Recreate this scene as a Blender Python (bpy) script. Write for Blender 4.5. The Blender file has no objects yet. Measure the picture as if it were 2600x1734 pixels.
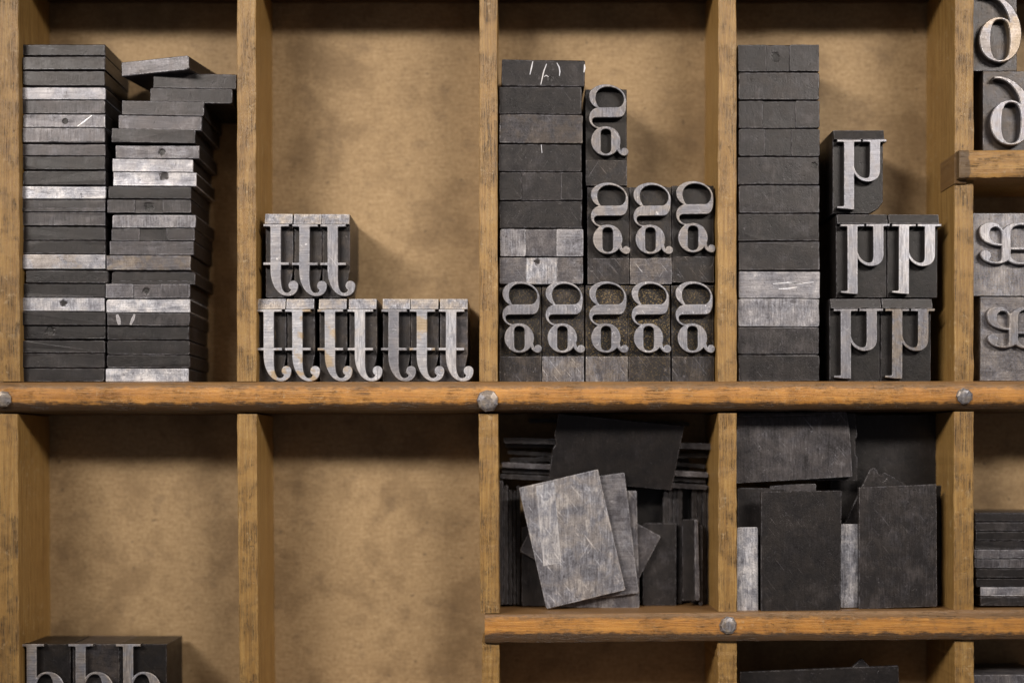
import bpy, bmesh, math, random
from mathutils import Vector, Matrix
random.seed(7)

# ------------------------------------------------------------------ frame
S = 0.000121          # metres per unit of measure on the front plane of the case
D = 0.400             # camera distance from the front plane
ZC = 0.100            # height of the lens above the bottom of the case
DEPTH = 0.0274        # inner depth of the case
scene = bpy.context.scene
C = scene.collection

cam_d = bpy.data.cameras.new("camera")
cam = bpy.data.objects.new("camera", cam_d); C.objects.link(cam)
cam.location = (0, -D, ZC); cam.rotation_euler = (math.radians(90), 0, 0)
cam_d.sensor_width = 36; cam_d.lens = 36 * D / (2600 * S)
cam_d.shift_y = (1160 - 867) / 2600
cam_d.clip_start = 0.01; cam_d.clip_end = 20
cam_d.dof.use_dof = True; cam_d.dof.focus_distance = D + 0.0022; cam_d.dof.aperture_fstop = 3.0
scene.camera = cam

world = bpy.data.worlds.new("World"); scene.world = world; world.use_nodes = True
bg = world.node_tree.nodes["Background"]
bg.inputs[0].default_value = (0.95, 0.92, 1.0, 1); bg.inputs[1].default_value = 0.080

def strip_lamp(az, energy):
    """a ceiling strip light in front of and above the case, off to one side"""
    el = math.radians(26.5); a = math.radians(az); r = 0.80
    ld = bpy.data.lights.new("strip_lamp", 'AREA'); ld.shape = 'RECTANGLE'
    ld.size = 0.40; ld.size_y = 0.065; ld.energy = energy; ld.color = (1.0, 0.935, 0.86); ld.spread = math.radians(48)
    o = bpy.data.objects.new("strip_lamp", ld); C.objects.link(o)
    o.location = (r * math.sin(a) * math.cos(el), -r * math.cos(a) * math.cos(el), ZC + 0.02 + r * math.sin(el))
    o.rotation_euler = (Vector((0.025, 0, ZC + 0.040)) - o.location).to_track_quat('-Z', 'Y').to_euler()
strip_lamp(-35, 0.53); strip_lamp(35, 0.42)

scene.view_settings.view_transform = 'Standard'; scene.view_settings.look = 'None'
scene.view_settings.exposure = 0.0; scene.view_settings.gamma = 1
scene.cycles.use_denoising = True
scene.cycles.max_bounces = 5; scene.cycles.diffuse_bounces = 2; scene.cycles.glossy_bounces = 2
scene.cycles.use_adaptive_sampling = True; scene.cycles.adaptive_threshold = 0.02

# ------------------------------------------------------------------ helpers
def W(px, py, d=0.0):
    f = (D + d) / D
    return Vector(((px - 1300) * S * f, d, (1160 - py) * S * f + ZC))

def link(name, me, mat=None, parent=None):
    o = bpy.data.objects.new(name, me); C.objects.link(o)
    if mat: me.materials.clear(); me.materials.append(mat)
    if parent: o.parent = parent
    return o

def empty(name, loc):
    o = bpy.data.objects.new(name, None); C.objects.link(o); o.location = loc
    o.empty_display_size = 0.005
    return o

def tag(o, label, cat, group=None):
    o["label"] = label; o["category"] = cat
    if group: o["group"] = group

def look(o, tone=0.2, warm=0.25, pit=None, spark=0.3, hatch=0.0, gold=0.0, rust=0.0):
    tone = tone * .68 if tone < .2 else tone * (.68 + .42 * min(1, (tone - .2) / .2))
    o["tone"] = float(tone); o["warm"] = float(warm); o["seed"] = random.uniform(0, 10)
    o["spark"] = float(spark); o["hatch"] = float(hatch); o["gold"] = float(gold); o["rust"] = float(rust)
    o["pit"] = [float(v) for v in (pit or (9.0, 9.0, 0.001))]      # local x, local z, radius

def ordinal(n):
    w = ["", "first", "second", "third", "fourth", "fifth", "sixth", "seventh", "eighth", "ninth", "tenth",
         "eleventh", "twelfth", "thirteenth", "fourteenth", "fifteenth", "sixteenth", "seventeenth",
         "eighteenth", "nineteenth", "twentieth", "twenty-first", "twenty-second", "twenty-third", "twenty-fourth"]
    return w[n]

def tone_word(t):
    return ("near-black" if t < 0.11 else "dark grey" if t < 0.2 else "charcoal grey" if t < 0.3 else
            "mid grey" if t < 0.47 else "light grey" if t < 0.7 else "bright silvery")

def prism(pts, depth, bev=0.00018, chamf=None, back_bev=False, jitter=0.0, rng=random):
    """pts: outline (x, z) in metres, clockwise or not; front at y=0, back at y=depth."""
    n = len(pts)
    area = sum(pts[i][0] * pts[(i + 1) % n][1] - pts[(i + 1) % n][0] * pts[i][1] for i in range(n))
    if area < 0: pts = pts[::-1]
    out = []
    for i in range(n):
        p0 = Vector(pts[i - 1]); p1 = Vector(pts[i]); p2 = Vector(pts[(i + 1) % n])
        e1 = (p1 - p0); e2 = (p2 - p1)
        l1, l2 = e1.length, e2.length
        n1 = Vector((-e1.y, e1.x)) / max(l1, 1e-9); n2 = Vector((-e2.y, e2.x)) / max(l2, 1e-9)
        m = n1 + n2
        m = m / max(0.35, m.length_squared / 2) if m.length > 1e-6 else n1
        out.append(p1 + m * bev)
    loops = [(out, 0.0), (pts, bev)]
    loops += [(pts, depth - bev), (out, depth)] if back_bev else [(pts, depth)]
    v = []; f = []
    for lp, y in loops:
        for p in lp: v.append((p[0], y + (rng.uniform(-jitter, jitter) if y == 0 else 0), p[1]))
    L = len(loops)
    f.append(list(range(n)))
    for k in range(L - 1):
        for i in range(n):
            j = (i + 1) % n
            f.append([k * n + j, k * n + i, (k + 1) * n + i, (k + 1) * n + j])
    f.append([(L - 1) * n + i for i in range(n)][::-1])
    me = bpy.data.meshes.new("mesh"); me.from_pydata(v, [], f); me.update()
    bm = bmesh.new(); bm.from_mesh(me); bmesh.ops.recalc_face_normals(bm, faces=bm.faces)
    bm.to_mesh(me); bm.free()
    return me

def rect_pts(w, h, r=None, wob=0.6, rng=random):
    """rounded rectangle with worn corners, base centre at origin (x), z from 0 to h."""
    pts = []
    cs = [(-w / 2, 0, 1, 1), (w / 2, 0, -1, 1), (w / 2, h, -1, -1), (-w / 2, h, 1, -1)]
    for k, (cx, cz, sx, sz) in enumerate(cs):
        rr = (rng.choice([1.0, 1.4, 2.0, 2.6, 4.5]) if r is None else r) * S
        ax = rr * rng.uniform(0.7, 1.6); az = rr * rng.uniform(0.7, 1.3)
        a = [(cx, cz + sz * az), (cx + sx * ax * 0.3, cz + sz * az * 0.3), (cx + sx * ax, cz)]
        if k in (1, 3): a = a[::-1]
        pts += a
        nx = cs[(k + 1) % 4]
        for t in (0.3, 0.65):      # slight waviness along the edge
            t += rng.uniform(-.1, .1)
            jx = rng.uniform(-wob, wob) * S; 
            px = cx + (nx[0] - cx) * t; pz = cz + (nx[1] - cz) * t
            if abs(nx[0] - cx) > abs(nx[1] - cz): pz += jx
            else: px += jx
            pts.append((px, pz))
    return pts

# ------------------------------------------------------------------ materials
class NT:
    def __init__(s, name):
        s.m = bpy.data.materials.new(name); s.m.use_nodes = True
        s.t = s.m.node_tree; s.t.nodes.clear()
        s.out = s.n('ShaderNodeOutputMaterial'); s.p = s.n('ShaderNodeBsdfPrincipled')
        s.l(s.p.outputs[0], s.out.inputs[0])
    def n(s, ty, **kw):
        nd = s.t.nodes.new(ty)
        for k, v in kw.items(): setattr(nd, k, v)
        return nd
    def l(s, a, b): s.t.links.new(a, b)
    def put(s, sock, v):
        if hasattr(v, 'is_output'): s.l(v, sock)
        else: sock.default_value = v
    def math(s, op, a, b=0.0, c=None, clamp=False):
        nd = s.n('ShaderNodeMath', operation=op, use_clamp=clamp)
        s.put(nd.inputs[0], a); s.put(nd.inputs[1], b)
        if c is not None: s.put(nd.inputs[2], c)
        return nd.outputs[0]
    def vmath(s, op, a, b=None):
        nd = s.n('ShaderNodeVectorMath', operation=op)
        s.put(nd.inputs[0], a)
        if b is not None: s.put(nd.inputs[1], b)
        return nd
    def attr(s, name, vec=False):
        nd = s.n('ShaderNodeAttribute', attribute_type='OBJECT', attribute_name=name)
        return nd.outputs['Vector'] if vec else nd.outputs['Fac']
    def noise(s, vec, scale, detail=4, rough=0.6, dist=0.0):
        nd = s.n('ShaderNodeTexNoise'); s.put(nd.inputs['Vector'], vec)
        nd.inputs['Scale'].default_value = scale; nd.inputs['Detail'].default_value = detail
        nd.inputs['Roughness'].default_value = rough; nd.inputs['Distortion'].default_value = dist
        return nd.outputs[0]
    def mapping(s, vec, rot=(0, 0, 0), scale=(1, 1, 1)):
        nd = s.n('ShaderNodeMapping'); s.put(nd.inputs['Vector'], vec)
        nd.inputs['Rotation'].default_value = rot; nd.inputs['Scale'].default_value = scale
        return nd.outputs[0]
    def step(s, v, a, b, lo=0.0, hi=1.0):
        nd = s.n('ShaderNodeMapRange', interpolation_type='SMOOTHSTEP')
        s.put(nd.inputs['Value'], v); s.put(nd.inputs['From Min'], a); s.put(nd.inputs['From Max'], b)
        s.put(nd.inputs['To Min'], lo); s.put(nd.inputs['To Max'], hi)
        return nd.outputs[0]
    def ramp(s, v, stops):
        nd = s.n('ShaderNodeValToRGB'); s.put(nd.inputs[0], v)
        e = nd.color_ramp.elements
        while len(e) < len(stops): e.new(0.5)
        for el, (p, c) in zip(e, stops): el.position = p; el.color = (*c, 1)
        return nd.outputs[0]
    def mix(s, fac, a, b, mode='MIX'):
        nd = s.n('ShaderNodeMix', data_type='RGBA', blend_type=mode)
        s.put(nd.inputs[0], fac)
        for sock, v in ((nd.inputs[6], a), (nd.inputs[7], b)):
            s.put(sock, (*v, 1) if isinstance(v, tuple) and len(v) == 3 else v)
        return nd.outputs[2]
    def bump(s, h, strength, dist, normal=None):
        nd = s.n('ShaderNodeBump'); s.put(nd.inputs['Height'], h)
        nd.inputs['Strength'].default_value = strength; nd.inputs['Distance'].default_value = dist
        if normal is not None: s.l(normal, nd.inputs['Normal'])
        return nd.outputs[0]

def metal_mat(name, metallic=0.35, rough=0.42, face=False, tone_name='tone'):
    k = NT(name)
    tc = k.n('ShaderNodeTexCoord').outputs['Object']
    seed = k.attr('seed'); tone = k.attr(tone_name); warm = k.attr('warm')
    spark = k.attr('spark'); hatch = k.attr('hatch'); gold = k.attr('gold'); rust = k.attr('rust')
    sv = k.n('ShaderNodeCombineXYZ'); k.l(seed, sv.inputs[0]); k.l(seed, sv.inputs[1]); k.l(seed, sv.inputs[2])
    p = k.vmath('ADD', tc, sv.outputs[0]).outputs[0]
    blotch = k.noise(p, 210, 6, 0.62, 0.4)
    grain = k.noise(p, 2400, 3, 0.6)
    vert = k.noise(k.mapping(p, scale=(2300, 2300, 230)), 1, 3, 0.6)
    hori = k.noise(k.mapping(p, scale=(160, 400, 2600)), 1, 3, 0.6)
    # hairline scratches in two slanting directions
    def scr(ang, dens, lo, hi):
        q = k.mapping(p, rot=(0, math.radians(ang), 0), scale=(1, 1, 1))
        q = k.mapping(q, scale=(dens, dens, 130))
        return k.step(k.noise(q, 1, 1, 0.5), lo, hi)
    s1 = scr(38, 4200, 0.70, 0.76); s2 = scr(-33, 4600, 0.71, 0.77)
    gate = k.step(k.noise(p, 300, 2), 0.45, 0.62)
    sc = k.math('MAXIMUM', k.math('MULTIPLY', s1, k.math('ADD', k.math('MULTIPLY', gate, 0.5), hatch)),
                k.math('MULTIPLY', s2, k.math('MULTIPLY', gate, k.math('ADD', hatch, 0.25))))
    # small curved nicks: thin isolines of a noise, broken up by another
    iso = k.math('ABSOLUTE', k.math('SUBTRACT', k.noise(p, 520, 1, 0.4, 0.7), 0.5))
    nick = k.math('MULTIPLY', k.step(iso, 0.004, 0.014, 1.0, 0.0), k.step(k.noise(p, 610, 2), 0.58, 0.64))
    nick = k.math('MULTIPLY', nick, spark)
    # worn bright edges
    bev = k.n('ShaderNodeBevel', samples=3); bev.inputs['Radius'].default_value = 0.00040
    geo = k.n('ShaderNodeNewGeometry')
    dt = k.vmath('DOT_PRODUCT', bev.outputs[0], geo.outputs['Normal']).outputs['Value']
    wear = k.step(dt, 0.86, 0.995, 1.0, 0.0)
    wear = k.math('MULTIPLY', wear, k.step(k.noise(p, 700, 3), 0.34, 0.60))
    # tone -> value
    var = k.math('ADD', k.math('MULTIPLY', k.math('SUBTRACT', blotch, 0.5), 0.4 if face else 1.5), 1.0)
    dirw = k.step(k.math('FRACT', seed), 0.3, 0.7)
    var = k.math('ADD', var, k.math('MULTIPLY', k.math('SUBTRACT', vert, 0.5), k.math('MULTIPLY', dirw, 1.1)))
    var = k.math('ADD', var, k.math('MULTIPLY', k.math('SUBTRACT', hori, 0.5), k.math('MULTIPLY', k.math('SUBTRACT', 1.0, dirw), 0.9)))
    var = k.math('ADD', var, k.math('MULTIPLY', k.math('SUBTRACT', grain, 0.5), 0.2 if face else 0.8))
    val = k.math('MULTIPLY', tone, k.math('MAXIMUM', var, 0.12))
    specks = k.math('MULTIPLY', k.step(k.noise(p, 4200, 1), 0.72, 0.77), 0.35)
    add = k.math('MULTIPLY', wear, k.math('ADD', k.math('MULTIPLY', tone, 0.45), 0.34 if face else 0.40))
    add = k.math('ADD', add, k.math('MULTIPLY', sc, k.math('ADD', k.math('MULTIPLY', tone, 0.5), 0.16)))
    add = k.math('ADD', add, k.math('MULTIPLY', nick, 0.40 if face else 0.26))
    add = k.math('ADD', add, k.math('MULTIPLY', specks, k.math('MULTIPLY', spark, 0.5)))
    if not face: add = k.math('ADD', add, k.math('MULTIPLY', k.step(k.math('ADD', k.math('MULTIPLY', k.noise(p, 130, 7, 0.72, 0.2), 0.8), k.math('MULTIPLY', vert, 0.2)), 0.47, 0.68), k.math('ADD', k.math('MULTIPLY', tone, 0.35), 0.055)))
    val = k.math('ADD', val, add)
    # dark grime spots and a casting pit
    spot = k.step(k.noise(p, 950, 2, 0.5), 0.64, 0.74)
    val = k.math('MULTIPLY', val, k.math('SUBTRACT', 1.0, k.math('MULTIPLY', spot, 0.12 if face else 0.30)))
    pit = k.attr('pit', True); sp = k.n('ShaderNodeSeparateXYZ'); k.l(pit, sp.inputs[0])
    st = k.n('ShaderNodeSeparateXYZ'); k.l(tc, st.inputs[0])
    dx = k.math('SUBTRACT', st.outputs[0], sp.outputs[0]); dz = k.math('SUBTRACT', st.outputs[2], sp.outputs[1])
    dist = k.math('SQRT', k.math('ADD', k.math('MULTIPLY', dx, dx), k.math('MULTIPLY', dz, dz)))
    dist = k.math('ADD', k.math('DIVIDE', dist, sp.outputs[2]), k.math('MULTIPLY', k.math('SUBTRACT', k.noise(p, 900, 2), 0.5), 1.6))
    pm = k.step(dist, 0.6, 1.25, 1.0, 0.0)
    val = k.math('MULTIPLY', val, k.math('SUBTRACT', 1.0, k.math('MULTIPLY', pm, 0.85)))
    col = k.ramp(val, [(0.0, (0.010, 0.0085, 0.008)), (0.12, (0.030, 0.026, 0.0265)), (0.3, (0.097, 0.089, 0.097)),
                       (0.6, (0.295, 0.292, 0.325)), (1.0, (0.72, 0.72, 0.77))])
    col = k.mix(k.math('MULTIPLY', k.math('MAXIMUM', warm, 0.3), k.step(blotch, 0.38, 0.62)), col, (1.0, 0.84, 0.62), 'MULTIPLY')
    gm = k.math('MULTIPLY', k.step(k.noise(p, 2700, 2, 0.6), 0.56, 0.64), gold)
    col = k.mix(gm, col, (0.36, 0.25, 0.10))
    rm = k.math('MULTIPLY', k.step(k.noise(p, 150, 4, 0.55), 0.52, 0.60), rust)
    col = k.mix(k.math('MULTIPLY', rm, 0.75), col, (0.50, 0.33, 0.13))
    k.l(col, k.p.inputs['Base Color'])
    k.p.inputs['Metallic'].default_value = metallic
    rg = k.math('ADD', k.math('MULTIPLY', k.math('SUBTRACT', grain, 0.5), 0.35), rough)
    rg = k.math('ADD', rg, k.math('MULTIPLY', k.math('SUBTRACT', blotch, 0.5), 0.3), clamp=True)
    k.l(rg, k.p.inputs['Roughness'])
    h = k.math('ADD', k.math('MULTIPLY', grain, 0.5), k.math('MULTIPLY', blotch, 1.2))
    h = k.math('SUBTRACT', h, k.math('MULTIPLY', sc, 0.35))
    h = k.math('SUBTRACT', h, k.math('MULTIPLY', nick, 0.5))
    h = k.math('SUBTRACT', h, k.math('MULTIPLY', pm, 2.0))
    h = k.math('SUBTRACT', h, k.math('MULTIPLY', spot, 0.3))
    k.l(k.bump(h, 0.35 if face else 0.55, 0.00012), k.p.inputs['Normal'])
    return k.m

M_metal = metal_mat("cast_type_metal")
M_face = metal_mat("polished_letter_face", metallic=0.5, rough=0.40, face=True)
M_flank = metal_mat("inked_letter_and_shaded_side", tone_name='flank')

def wood_mat(name, axis, orange=0.0, crest=False, endstain=None):
    """axis: 0 = grain along x, 2 = grain along z"""
    k = NT(name)
    tc = k.n('ShaderNodeTexCoord').outputs['Object']
    oi = k.n('ShaderNodeObjectInfo').outputs['Random']
    sv = k.n('ShaderNodeCombineXYZ')
    for i in range(3): k.l(k.math('MULTIPLY', oi, 7.0), sv.inputs[i])
    p = k.vmath('ADD', tc, sv.outputs[0]).outputs[0]
    lo, hi = 0.45, 12.0
    sc = [hi, hi, hi]; sc[axis] = lo
    pg = k.mapping(p, scale=tuple(sc))
    fig = k.noise(pg, 75, 6, 0.65, 1.0)                 # broad figure
    fib = k.noise(pg, 260, 5, 0.7, 0.3)               # fibres
    por = k.noise(k.mapping(pg, scale=(1, 1, 1)), 330, 2, 0.5)
    blot = k.noise(p, 120, 7, 0.70, 0.2)
    fine = k.noise(p, 2100, 3, 0.65)
    v = k.math('ADD', k.math('MULTIPLY', fig, 0.55), k.math('MULTIPLY', fib, 0.45))
    col = k.ramp(v, [(0.34, (0.165, 0.083, 0.023)), (0.46, (0.30, 0.165, 0.048)), (0.57, (0.39, 0.230, 0.074)), (0.70, (0.49, 0.315, 0.120))])
    if orange: col = k.mix(orange, col, (1.52, 1.16, 0.74), 'MULTIPLY')
    # grey-brown grime clinging to fibres and in blotches
    gn = k.n('ShaderNodeSeparateXYZ'); k.l(k.n('ShaderNodeNewGeometry').outputs['True Normal'], gn.inputs[0])
    front = k.step(gn.outputs[1], -0.75, -0.30, 1.0, 0.10)
    g = k.math('ADD', k.math('MULTIPLY', blot, 0.48), k.math('MULTIPLY', fib, 0.52))
    grime = k.math('MULTIPLY', k.step(g, 0.44, 0.58), front)
    col = k.mix(k.math('MULTIPLY', grime, 0.42 if crest else 0.58), col, (0.105, 0.060, 0.027))
    pore = k.step(por, 0.54, 0.64)
    pore = k.math('MULTIPLY', k.math('MULTIPLY', pore, front), k.step(blot, 0.42, 0.62))
    col = k.mix(k.math('MULTIPLY', pore, 0.6 if crest else 0.72), col, (0.035, 0.022, 0.014))
    dots = k.math('MULTIPLY', k.step(k.noise(p, 1150, 2, 0.6), 0.66, 0.72), k.math('MULTIPLY', front, k.step(blot, 0.42, 0.6)))
    col = k.mix(k.math('MULTIPLY', dots, 0.7), col, (0.03, 0.02, 0.014))
    pale = k.math('MULTIPLY', k.step(k.noise(p, 420, 4, 0.7), 0.57, 0.68), k.step(k.noise(p, 60, 2), 0.46, 0.58))
    col = k.mix(k.math('MULTIPLY', pale, 0.30), col, (0.62, 0.47, 0.28))
    # worn pale arrises
    bev = k.n('ShaderNodeBevel', samples=3); bev.inputs['Radius'].default_value = 0.0006
    geo = k.n('ShaderNodeNewGeometry')
    dt = k.vmath('DOT_PRODUCT', bev.outputs[0], geo.outputs['Normal']).outputs['Value']
    wear = k.math('MULTIPLY', k.step(dt, 0.80, 0.985, 1.0, 0.0), k.step(k.noise(p, 330, 4, 0.7), 0.46, 0.6))
    col = k.mix(k.math('MULTIPLY', wear, 0.45), col, (0.62, 0.43, 0.21))
    if crest:   # handled crest stays orange, grime along upper arris, darker along lower arris (heights from the rail's own centre)
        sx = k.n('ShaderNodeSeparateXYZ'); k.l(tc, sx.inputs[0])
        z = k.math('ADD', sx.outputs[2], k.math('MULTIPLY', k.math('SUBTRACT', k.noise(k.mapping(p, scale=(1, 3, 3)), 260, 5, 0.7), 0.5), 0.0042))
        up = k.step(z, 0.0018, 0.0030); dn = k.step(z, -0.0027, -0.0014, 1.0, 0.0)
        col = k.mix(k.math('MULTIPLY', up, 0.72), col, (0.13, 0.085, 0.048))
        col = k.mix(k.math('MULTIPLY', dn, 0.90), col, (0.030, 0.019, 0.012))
    if endstain:  # old stain soaked into one end of the board
        sx = k.n('ShaderNodeSeparateXYZ'); k.l(tc, sx.inputs[0])
        x = k.math('ADD', sx.outputs[0], k.math('MULTIPLY', k.math('SUBTRACT', k.noise(p, 300, 4, 0.6), 0.5), 0.0028))
        col = k.mix(k.step(x, endstain, endstain + .0005, 0.60 if endstain > 1 else 0.80, 0.0), col, (0.085, 0.058, 0.036))
    k.l(col, k.p.inputs['Base Color'])
    k.l(k.math('ADD', k.math('MULTIPLY', fine, 0.35), 0.28), k.p.inputs['Roughness'])
    k.p.inputs['Specular IOR Level'].default_value = 0.45
    h = k.math('ADD', k.math('MULTIPLY', fib, 1.0), k.math('MULTIPLY', fine, 0.45))
    h = k.math('SUBTRACT', h, k.math('MULTIPLY', pore, 0.7)); h = k.math('SUBTRACT', h, k.math('MULTIPLY', dots, 0.5))
    h = k.math('ADD', h, k.math('MULTIPLY', blot, 1.0))
    k.l(k.bump(h, 0.7, 0.00022), k.p.inputs['Normal'])
    return k.m

M_wood_v = wood_mat("worn_beech_upright", 2)
M_wood_h = wood_mat("worn_beech_rail", 0, 0.85, True)
M_wood_s = wood_mat("worn_beech_small_rail", 0, 0.2, False, endstain=-0.0328)
M_end = wood_mat("grimy_end_grain", 1, 0.4, False, endstain=10.0)

def board_mat():
    k = NT("stained_back_board")
    tc = k.n('ShaderNodeTexCoord').outputs['Object']
    fib = k.noise(k.mapping(tc, scale=(1, 1, 7)), 210, 5, 0.65, 0.3)
    blot = k.noise(tc, 42, 8, 0.66, 0.2)
    blot2 = k.noise(k.vmath('ADD', tc, (3, 1, 2)).outputs[0], 110, 7, 0.68, 0.2)
    fine = k.noise(tc, 900, 4, 0.6)
    v = k.math('ADD', k.math('MULTIPLY', fib, 0.45), k.math('MULTIPLY', fine, 0.55))
    col = k.ramp(v, [(0.32, (0.24, 0.153, 0.074)), (0.5, (0.36, 0.240, 0.122)), (0.68, (0.46, 0.32, 0.175))])
    col = k.mix(k.math('MULTIPLY', k.step(blot, 0.45, 0.64), 0.58), col, (0.17, 0.105, 0.050))
    col = k.mix(k.math('MULTIPLY', k.step(blot2, 0.52, 0.70), 0.38), col, (0.12, 0.075, 0.042))
    spots = k.step(k.noise(tc, 260, 2, 0.5), 0.70, 0.76)
    col = k.mix(k.math('MULTIPLY', spots, 0.5), col, (0.07, 0.045, 0.028))
    k.l(col, k.p.inputs['Base Color']); k.p.inputs['Roughness'].default_value = 0.62
    k.p.inputs['Specular IOR Level'].default_value = 0.3
    k.l(k.bump(k.math('ADD', fib, fine), 0.4, 0.0002), k.p.inputs['Normal'])
    return k.m
M_board = board_mat()

# ------------------------------------------------------------------ the case
case = empty("type_case", W(1300, 1920, DEPTH))
tag(case, "old wooden compartment case with worn uprights, rails and stained back board", "type case")
def into_case(o, parent=case):
    o.parent = parent
    o.matrix_parent_inverse = Matrix.Translation(parent.location).inverted() if parent is case else parent.matrix_world.inverted()

def board():
    a = W(-120, -330); b = W(3120, 1960)
    pts = [(a.x, b.z), (b.x, b.z), (b.x, a.z), (a.x, a.z)]
    me = prism([(x, z) for x, z in pts], 0.006, 0.0003)
    o = link("back_board", me, M_board); o.location = (0, DEPTH, 0); into_case(o)
board()

def upright(x0t, x1t, y0, x0b, x1b, y1, front=0.0):
    """a divider, its front face traced by its top and bottom edges; rounded arrises, wavy with wear"""
    rng = random.Random(int(x0t * 13 + y0))
    N = 26; b = 3.2 * S
    ring = []; ctr = W((x0t + x1t + x0b + x1b) / 4, y1, front)
    v = []; f = []
    for i in range(N + 1):
        t = i / N; y = y0 + (y1 - y0) * t
        xl = x0t + (x0b - x0t) * t + rng.uniform(-.9, .9); xr = x1t + (x1b - x1t) * t + rng.uniform(-.9, .9)
        L = W(xl, y, front).x - ctr.x; R = W(xr, y, front).x - ctr.x; z = W(0, y, front).z - ctr.z
        fy = rng.uniform(-.00006, .00006); bl = b * rng.uniform(.6, 1.5); br = b * rng.uniform(.6, 1.5)
        dd = DEPTH - front - 0.00005
        sec = [(L, dd), (L, bl), (L + bl * .3, fy + bl * .3), (L + bl, fy), (R - br, fy), (R - br * .3, fy + br * .3), (R, br), (R, dd)]
        v += [(x, yy, z) for x, yy in sec]
    n = 8
    for i in range(N):
        for j in range(n):
            k = (j + 1) % n
            f.append([i * n + j, i * n + k, (i + 1) * n + k, (i + 1) * n + j])
    f.append(list(range(n))); f.append([N * n + j for j in range(n)][::-1])
    me = bpy.data.meshes.new("mesh"); me.from_pydata(v, [], f); me.update()
    bm = bmesh.new(); bm.from_mesh(me); bmesh.ops.recalc_face_normals(bm, faces=bm.faces); bm.to_mesh(me); bm.free()
    o = link("upright_divider", me, M_wood_v); o.location = ctr; into_case(o)
    return o

TOPS = -146; MID0, MID1 = 969.5, 1047
upright(-6, 46, -70, -4, 51, 968); upright(-8, 45, 1051, -8, 49, 1850)
upright(601, 650, -70, 601, 651, 968); upright(601, 652, 1051, 609, 658, 1850)
upright(1217, 1263, -70, 1217, 1264, 968); upright(1215, 1265, 1051, 1220, 1268, 1556); upright(1224, 1268, 1632, 1224, 1268, 1850)
upright(1824, 1870, -70, 1821, 1871, 968); upright(1824, 1871, 1049, 1824, 1871, 1552); upright(1822, 1871, 1629, 1824, 1873, 1850)
upright(2424, 2473, -70, 2423, 2473, 968, ); upright(2422, 2473, 1045, 2422, 2473, 1549); upright(2424, 2474, 1626, 2424, 2474, 1850)
upright(3020, 3070, -70, 3020, 3070, 968); upright(3020, 3070, 1045, 3020, 3070, 1850)

def rail(x0, x1, yt0, yb0, yt1, yb1, proud=0.0020, round_=True, mat=None, depth=DEPTH, name="shelf_rail", taper_end=0):
    """horizontal shelf with a nosed front; heights given at both ends"""
    rng = random.Random(int(x0 + yt0)); N = 60
    c = W((x0 + x1) / 2, (yt0 + yb0 + yt1 + yb1) / 4)
    v = []; f = []
    for i in range(N + 1):
        t = i / N; x = W(x0 + (x1 - x0) * t, 0).x - c.x
        zt = W(0, yt0 + (yt1 - yt0) * t).z - c.z; zb = W(0, yb0 + (yb1 - yb0) * t).z - c.z
        zb += rng.uniform(-1.2, 1.2) * S
        h = zt - zb; fy = -proud + rng.uniform(-.00008, .00008)
        if round_:
            prof = [(depth, zt), (0.0, zt), (fy * 0.55, zt - .05 * h), (fy * 0.90, zt - .17 * h), (fy, zt - .24 * h), (fy, zt - .66 * h),
                    (fy * 0.86, zt - .76 * h), (fy * 0.45, zb + .06 * h), (0.0001, zb), (depth, zb)]
        else:
            prof = [(depth, zt), (fy + .0005, zt), (fy + .00012, zt - .05 * h), (fy, zt - .14 * h), (fy, zt - .5 * h), (fy, zt - .8 * h),
                    (fy + .00005, zb + .12 * h), (fy + .0003, zb + .03 * h), (fy + .0008, zb), (depth, zb)]
        v += [(x, y - 0.0, z) for y, z in prof]
    n = 10
    for i in range(N):
        for j in range(n):
            k = (j + 1) % n
            f.append([i * n + j, i * n + k, (i + 1) * n + k, (i + 1) * n + j])
    f.append(list(range(n))); f.append([N * n + j for j in range(n)][::-1])
    me = bpy.data.meshes.new("mesh"); me.from_pydata(v, [], f); me.update()
    bm = bmesh.new(); bm.from_mesh(me); bmesh.ops.recalc_face_normals(bm, faces=bm.faces); bm.to_mesh(me); bm.free()
    for q in me.polygons: q.use_smooth = True
    me.set_sharp_from_angle(angle=math.radians(40))
    o = link(name, me, mat or M_wood_h); o.location = c; into_case(o)
    return o

dd = DEPTH - 0.00008
rail(-110, 3110, TOPS, -70, TOPS, -70, depth=dd)
mid = rail(-110, 3110, 970.5, 1047.5, 967, 1040, depth=dd)
low = rail(1231, 3110, 1558.5, 1631, 1541, 1619, proud=0.0016, round_=False, depth=dd)
rail(-110, 3110, 1850, 1925, 1850, 1925, depth=dd)
def small_rail():
    r = rail(2426, 3018, 388, 459, 386, 452, proud=0.0034, round_=False, mat=M_wood_s, depth=dd, name="short_shelf")
    a = W(2421.5, 392, 0); b = W(2427, 468, 0)      # its end grain let into the upright
    me = prism([(a.x, b.z), (b.x + .003, b.z), (b.x + .003, a.z), (a.x, a.z)], 0.0135, 0.0002)
    o = link("tenon_end", me, M_end); o.location = (0, -0.0009, 0)
    o.parent = r; o.matrix_parent_inverse = Matrix.Translation(case.location).inverted() @ Matrix.Identity(4)
    o.matrix_parent_inverse = Matrix.Translation(r.location).inverted()
small_rail()

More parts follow.
